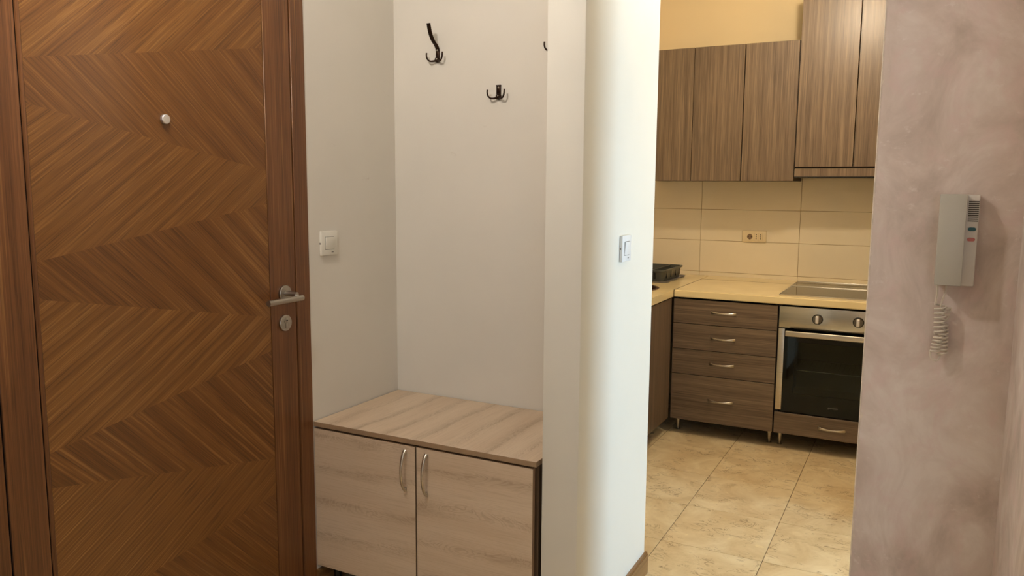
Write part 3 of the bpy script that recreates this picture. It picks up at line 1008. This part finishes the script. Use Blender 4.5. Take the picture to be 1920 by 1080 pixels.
# ------------------------------------------------------------------ hob
hb = thing('hob', (-0.395, 4.84, ZT), 'black glass hob with slim steel frame set in the worktop above the oven', 'hob')
HX0, HX1, HY0, HY1, HG = -0.676, -0.112, 4.477, 5.195, 4.900
bm = bmesh.new()
for lo, hi in (((HX0, HY0, ZT), (HX1, HY0 + 0.006, ZT + 0.0060)), ((HX0, HY0 + 0.006, ZT), (HX0 + 0.006, HG, ZT + 0.0060)), ((HX1 - 0.006, HY0 + 0.006, ZT), (HX1, HG, ZT + 0.0060))):
    add_box(bm, lo, hi, 0.0012, 2)
finish('steel_frame', bm, M['alu'], hb, None, True)
box('glass_plate', M['hobglass'], (HX0 + 0.0062, HY0 + 0.0062, ZT), (HX1 - 0.0062, HG - 0.0005, ZT + 0.0048), hb, 0.0006, 1)
box('rear_trim', M['alu'], (HX0, HG, ZT), (HX1, HG + 0.018, ZT + 0.0085), hb, 0.003, 3)
box('rear_plate', M['hobglass'], (HX0, HG + 0.0185, ZT), (HX1, HY1 - 0.014, ZT + 0.0050), hb, 0.0006, 1)
box('rear_trim', M['alu'], (HX0, HY1 - 0.0135, ZT), (HX1, HY1, ZT + 0.0090), hb, 0.003, 3)

# ------------------------------------------------------------------ dish drainer and its tray
RX0, RX1, RY0, RY1 = -1.735, -1.385, 4.690, 5.105
tr = bmesh.new()


def rounded_rect(x0, x1, y0, y1, r, n=6):
    out = []
    for cx_, cy_, a0 in ((x1 - r, y1 - r, 0), (x0 + r, y1 - r, 90), (x0 + r, y0 + r, 180), (x1 - r, y0 + r, 270)):
        for k in range(n + 1):
            a = math.radians(a0 + 90 * k / n)
            out.append((cx_ + r * math.cos(a), cy_ + r * math.sin(a)))
    return out


def loft(bm, sections, close_bottom=True, close_top=False):
    rings = [[bm.verts.new((x, y, z)) for x, y in rr] for rr, z in sections]
    for a, b in zip(rings, rings[1:]):
        n = len(a)
        for k in range(n):
            bm.faces.new((a[k], a[(k + 1) % n], b[(k + 1) % n], b[k]))
    if close_bottom:
        bm.faces.new(rings[0])
    if close_top:
        bm.faces.new(rings[-1][::-1])


def wavy(x0, x1, y0, y1, r, amp):
    pts = rounded_rect(x0, x1, y0, y1, r, 6)
    out = []
    n = len(pts)
    for i in range(n):
        a, b = pts[i], pts[(i + 1) % n]
        m = 12 if math.dist(a, b) > 0.1 else 1
        for k in range(m):
            t = k / m
            p = (a[0] + (b[0] - a[0]) * t, a[1] + (b[1] - a[1]) * t)
            if m > 1:
                nx, ny = (b[1] - a[1]), -(b[0] - a[0])
                L = math.hypot(nx, ny)
                d = amp * (math.sin(2 * math.pi * t * 2 - math.pi / 2) + 1) / 2
                p = (p[0] - nx / L * d, p[1] - ny / L * d)
            out.append(p)
    return out


bm = bmesh.new()
e = 0.018
loft(bm, [(wavy(RX0 - e, RX1 + e, RY0 - e, RY1 + e, 0.05, 0.010), ZT), (wavy(RX0 - e - 0.006, RX1 + e + 0.006, RY0 - e - 0.006, RY1 + e + 0.006, 0.055, 0.010), ZT + 0.008),
          (wavy(RX0 - e - 0.006, RX1 + e + 0.006, RY0 - e - 0.006, RY1 + e + 0.006, 0.055, 0.010), ZT + 0.0105),
          (wavy(RX0 - e + 0.002, RX1 + e - 0.002, RY0 - e + 0.002, RY1 + e - 0.002, 0.05, 0.010), ZT + 0.0050)], True, True)
tag(finish('drip_tray', bm, M['tray'], None, None, True), 'grey plastic drip tray with wavy edge under the dish drainer', 'tray')
dk = thing('dish_drainer', ((RX0 + RX1) / 2, (RY0 + RY1) / 2, ZT + 0.0052), 'dark grey plastic dish drainer basket standing on its tray by the tiled corner', 'dish rack')
bm = bmesh.new()
zb_, zt_ = ZT + 0.0055, 0.9225
i1 = 0.006
loft(bm, [(rounded_rect(RX0 + 0.014, RX1 - 0.014, RY0 + 0.014, RY1 - 0.014, 0.03), zb_),
          (rounded_rect(RX0 + 0.004, RX1 - 0.004, RY0 + 0.004, RY1 - 0.004, 0.035), zt_ - 0.012),
          (rounded_rect(RX0 - 0.006, RX1 + 0.006, RY0 - 0.006, RY1 + 0.006, 0.04), zt_ - 0.009),
          (rounded_rect(RX0 - 0.006, RX1 + 0.006, RY0 - 0.006, RY1 + 0.006, 0.04), zt_),
          (rounded_rect(RX0 + 0.006, RX1 - 0.006, RY0 + 0.006, RY1 - 0.006, 0.033), zt_),
          (rounded_rect(RX0 + 0.018, RX1 - 0.018, RY0 + 0.018, RY1 - 0.018, 0.028), zb_ + 0.004)], True, True)
finish('basket', bm, M['rack'], dk, None, True)
box('divider', M['rack'], (-1.470, RY0 + 0.010, zb_ + 0.0035), (-1.464, RY1 - 0.010, zt_ - 0.001), dk, 0.001, 1)
box('divider', M['rack'], (-1.4635, 4.895, zb_ + 0.0035), (RX1 - 0.009, 4.901, zt_ - 0.010), dk, 0.001, 1)
# upright slits moulded in the basket walls
for y in (4.760, 4.860, 4.960, 5.045):
    box('slit', M['black'], (RX1 - 0.0125, y, zb_ + 0.016), (RX1 - 0.0045, y + 0.012, zt_ - 0.016), dk)
for x in (-1.67, -1.60, -1.53, -1.455):
    box('slit', M['black'], (x, RY0 + 0.0045, zb_ + 0.016), (x + 0.012, RY0 + 0.0125, zt_ - 0.016), dk)

# ------------------------------------------------------------------ wall cabinets and extractor
YU = 4.93


def wall_cabinet(x0, x1, z0, z1, splits, label, gap=0.0020):
    t = thing('wall_cabinet', ((x0 + x1) / 2, 5.10, z0), label, 'cabinet')
    bm_parts = (('side_panel', (x0, YU + 0.020, z0 + 0.0005), (x0 + 0.016, YK - 0.0005, z1 - 0.0005)), ('side_panel', (x1 - 0.016, YU + 0.020, z0 + 0.0005), (x1, YK - 0.0005, z1 - 0.0005)),
                ('bottom_board', (x0 + 0.0162, YU + 0.020, z0 + 0.0005), (x1 - 0.0162, YK - 0.0005, z0 + 0.016)), ('top_board', (x0 + 0.0162, YU + 0.020, z1 - 0.016), (x1 - 0.0162, YK - 0.0005, z1 - 0.0005)))
    for n, a, b in bm_parts:
        box(n, M['carc'], a, b, t)
    xs = [x0] + splits + [x1]
    for a, b in zip(xs, xs[1:]):
        panel('door', M['lam_v'], M['edge'], (a + gap, YU, z0), (b - gap, YU + 0.018, z1), 1, t)
    return t


wall_cabinet(-1.6130, -1.0045, 1.4700, 2.2780, [-1.3085], 'left two-door grey-brown wall cabinet, beside the partition edge')
wall_cabinet(-1.0018, -0.6960, 1.4700, 2.2780, [], 'single-door grey-brown wall cabinet between the left pair and the taller one')
wall_cabinet(-0.6935, -0.0610, 1.5520, 2.5600, [-0.3775], 'taller two-door grey-brown wall cabinet above the hob', 0.0026)
ex = thing('extractor_hood', (-0.377, 5.10, 1.486), 'slim pull-out extractor hood with wood front under the tall wall cabinet', 'hood')
panel('front_strip', M['lam_v'], M['edge'], (-0.6925, YU, 1.4960), (-0.0620, YU + 0.018, 1.5420), 1, ex)
box('metal_lip', M['black'], (-0.6905, YU + 0.004, 1.4900), (-0.0640, YU + 0.018, 1.4955), ex)
box('housing', M['carc'], (-0.6905, YU + 0.0185, 1.4900), (-0.0640, YK - 0.002, 1.5490), ex)

# ------------------------------------------------------------------ wall socket
so = thing('wall_socket', (-0.9645, YK, 1.079), 'cream three-gang wall socket on the tiled kitchen wall', 'socket')
box('cover_plate', M['socket'], (-1.0410, YK - 0.0085, 1.0785), (-0.8880, YK - 0.0001, 1.1545), so, 0.006, 3)
bm = bmesh.new()
for a, b in ((-1.0180, -0.9650), (-0.9640, -0.9385), (-0.9375, -0.9120)):
    add_box(bm, (a, YK - 0.0110, 1.0910), (b, YK - 0.0080, 1.1395), 0.0010, 1)
finish('insert', bm, M['socket'], so, None, True)
bm = bmesh.new()
add_lathe(bm, [(0.0195, 0.0107), (0.0195, 0.0116), (0.0178, 0.0116), (0.0172, 0.0109)], (-0.9915, YK, 1.1150), 'y', 32, 0, -1)
finish('round_well_rim', bm, M['socket'], so, None, True)
lathe('round_well', M['sockin'], [(0.0180, 0.0107), (0.0178, 0.0112), (0.0001, 0.0112)], (-0.9915, YK, 1.1150), 'y', 32, so, -1)
for dx, dz in ((-0.0095, 0.0), (0.0095, 0.0), (0.0, 0.0155), (0.0, -0.0155)):
    lathe('contact_hole', M['hole'], [(0.0030, 0.0110), (0.0028, 0.0115), (0.0001, 0.0115)], (-0.9915 + dx, YK, 1.1150 + dz), 'y', 12, so, -1)
for x in (-0.9512, -0.9248):
    for dz in (-0.0125, 0.0, 0.0125):
        lathe('contact_hole', M['hole'], [(0.0032, 0.0109), (0.0030, 0.0114), (0.0001, 0.0114)], (x, YK, 1.1152 + dz), 'y', 12, so, -1)

# ------------------------------------------------------------------ door intercom with coiled cord
ic = thing('intercom_phone', (0.068, 2.04, 1.21), 'grey house intercom handset with coiled cord on the plastered wall', 'intercom')
YW = 2.04
box('wall_base', M['phone2'], (0.0345, YW - 0.028, 1.2090), (0.1080, YW, 1.4120), ic, 0.003, 2)
bm = bmesh.new()
add_box(bm, (0.0300, YW - 0.056, 1.2110), (0.0825, YW - 0.0285, 1.4125), 0.0022, 2)
finish('handset', bm, M['phone'], ic, None, True)
for i in range(11):
    z = 1.3965 - i * 0.00425
    box('speaker_slot', M['slot'], (0.0865, YW - 0.0284, z - 0.0012), (0.1065, YW - 0.0277, z + 0.0012), ic)


def pill(name, mat, cx_, cz_, hw, hh, y0, y1, parent):
    bm = bmesh.new()
    pts = []
    for s, a0 in ((1, -90), (-1, 90)):
        for k in range(9):
            a = math.radians(a0 + 180 * k / 8)
            pts.append((cx_ + s * (hw - hh) + hh * math.cos(a), cz_ + hh * math.sin(a)))
    bk = [bm.verts.new((x, y0, z)) for x, z in pts]
    ft = [bm.verts.new((x, y1, z)) for x, z in pts]
    bm.faces.new(bk)
    bm.faces.new(ft)
    n = len(pts)
    for k in range(n):
        bm.faces.new((bk[k], bk[(k + 1) % n], ft[(k + 1) % n], ft[k]))
    return finish(name, bm, mat, parent, None, True)


tag(pill('button', M['green'], 0.0962, 1.3360, 0.0078, 0.0040, YW - 0.0275, YW - 0.0300, ic), 'dark green oval button')
tag(pill('button', M['red'], 0.0958, 1.3133, 0.0078, 0.0040, YW - 0.0275, YW - 0.0300, ic), 'pale red oval button')
# cord: straight lead, coil down, loose loop, coil up behind, lead back into the base
bm = bmesh.new()
yc = YW - 0.020
path = [(0.0375, yc - 0.022, 1.2112), (0.0380, yc - 0.012, 1.190), (0.0370, yc, 1.166)]


def helix(a, b, turns, r, n=14, ph=0.0, ry=None):
    a, b = Vector(a), Vector(b)
    ax = (b - a).normalized()
    u = Vector((1, 0, 0))
    u = (u - ax * u.dot(ax)).normalized()
    v = ax.cross(u)
    out = []
    N = int(turns * n)
    for i in range(N + 1):
        t = i / N
        th = ph + 2 * math.pi * turns * t
        out.append(a.lerp(b, t) + u * (r * math.cos(th)) + v * ((ry or r) * math.sin(th)))
    return out


cl = catmull(path, 5)
h1 = helix((0.0470, yc, 1.1640), (0.0490, yc, 1.1010), 6, 0.0112, 18, math.pi)
h2 = helix((0.0480, yc - 0.002, 1.0950), (0.0415, yc - 0.003, 1.0550), 5, 0.0085, 18, math.pi)
lead = [tuple(h2[-1]), (0.0335, yc - 0.003, 1.047), (0.0370, yc - 0.004, 1.0385), (0.0470, yc - 0.003, 1.0350), (0.0520, yc + 0.001, 1.0405), (0.0555, yc + 0.003, 1.049)]
add_tube(bm, cl + h1 + h2, 0.0021, 8)
add_tube(bm, catmull(lead, 6), 0.0021, 8)
h3 = helix((0.0585, yc + 0.004, 1.0490), (0.0550, yc + 0.006, 1.1200), 8, 0.0092, 18, math.pi * 0.9)
add_tube(bm, h3, 0.0021, 8)
loop = catmull([tuple(h3[-1]), (0.0600, yc + 0.006, 1.128), (0.0660, yc + 0.004, 1.140), (0.0560, yc - 0.004, 1.141), (0.0580, yc - 0.003, 1.153), (0.0675, yc + 0.002, 1.157), (0.0650, yc + 0.005, 1.148),
                (0.0520, yc + 0.006, 1.150), (0.0478, yc, 1.160), (0.0500, yc - 0.002, 1.175), (0.0550, yc, 1.195), (0.0552, yc, 1.2105)], 7)
add_tube(bm, loop, 0.0021, 8)
finish('coiled_cord', bm, M['cord'], ic, None, True)
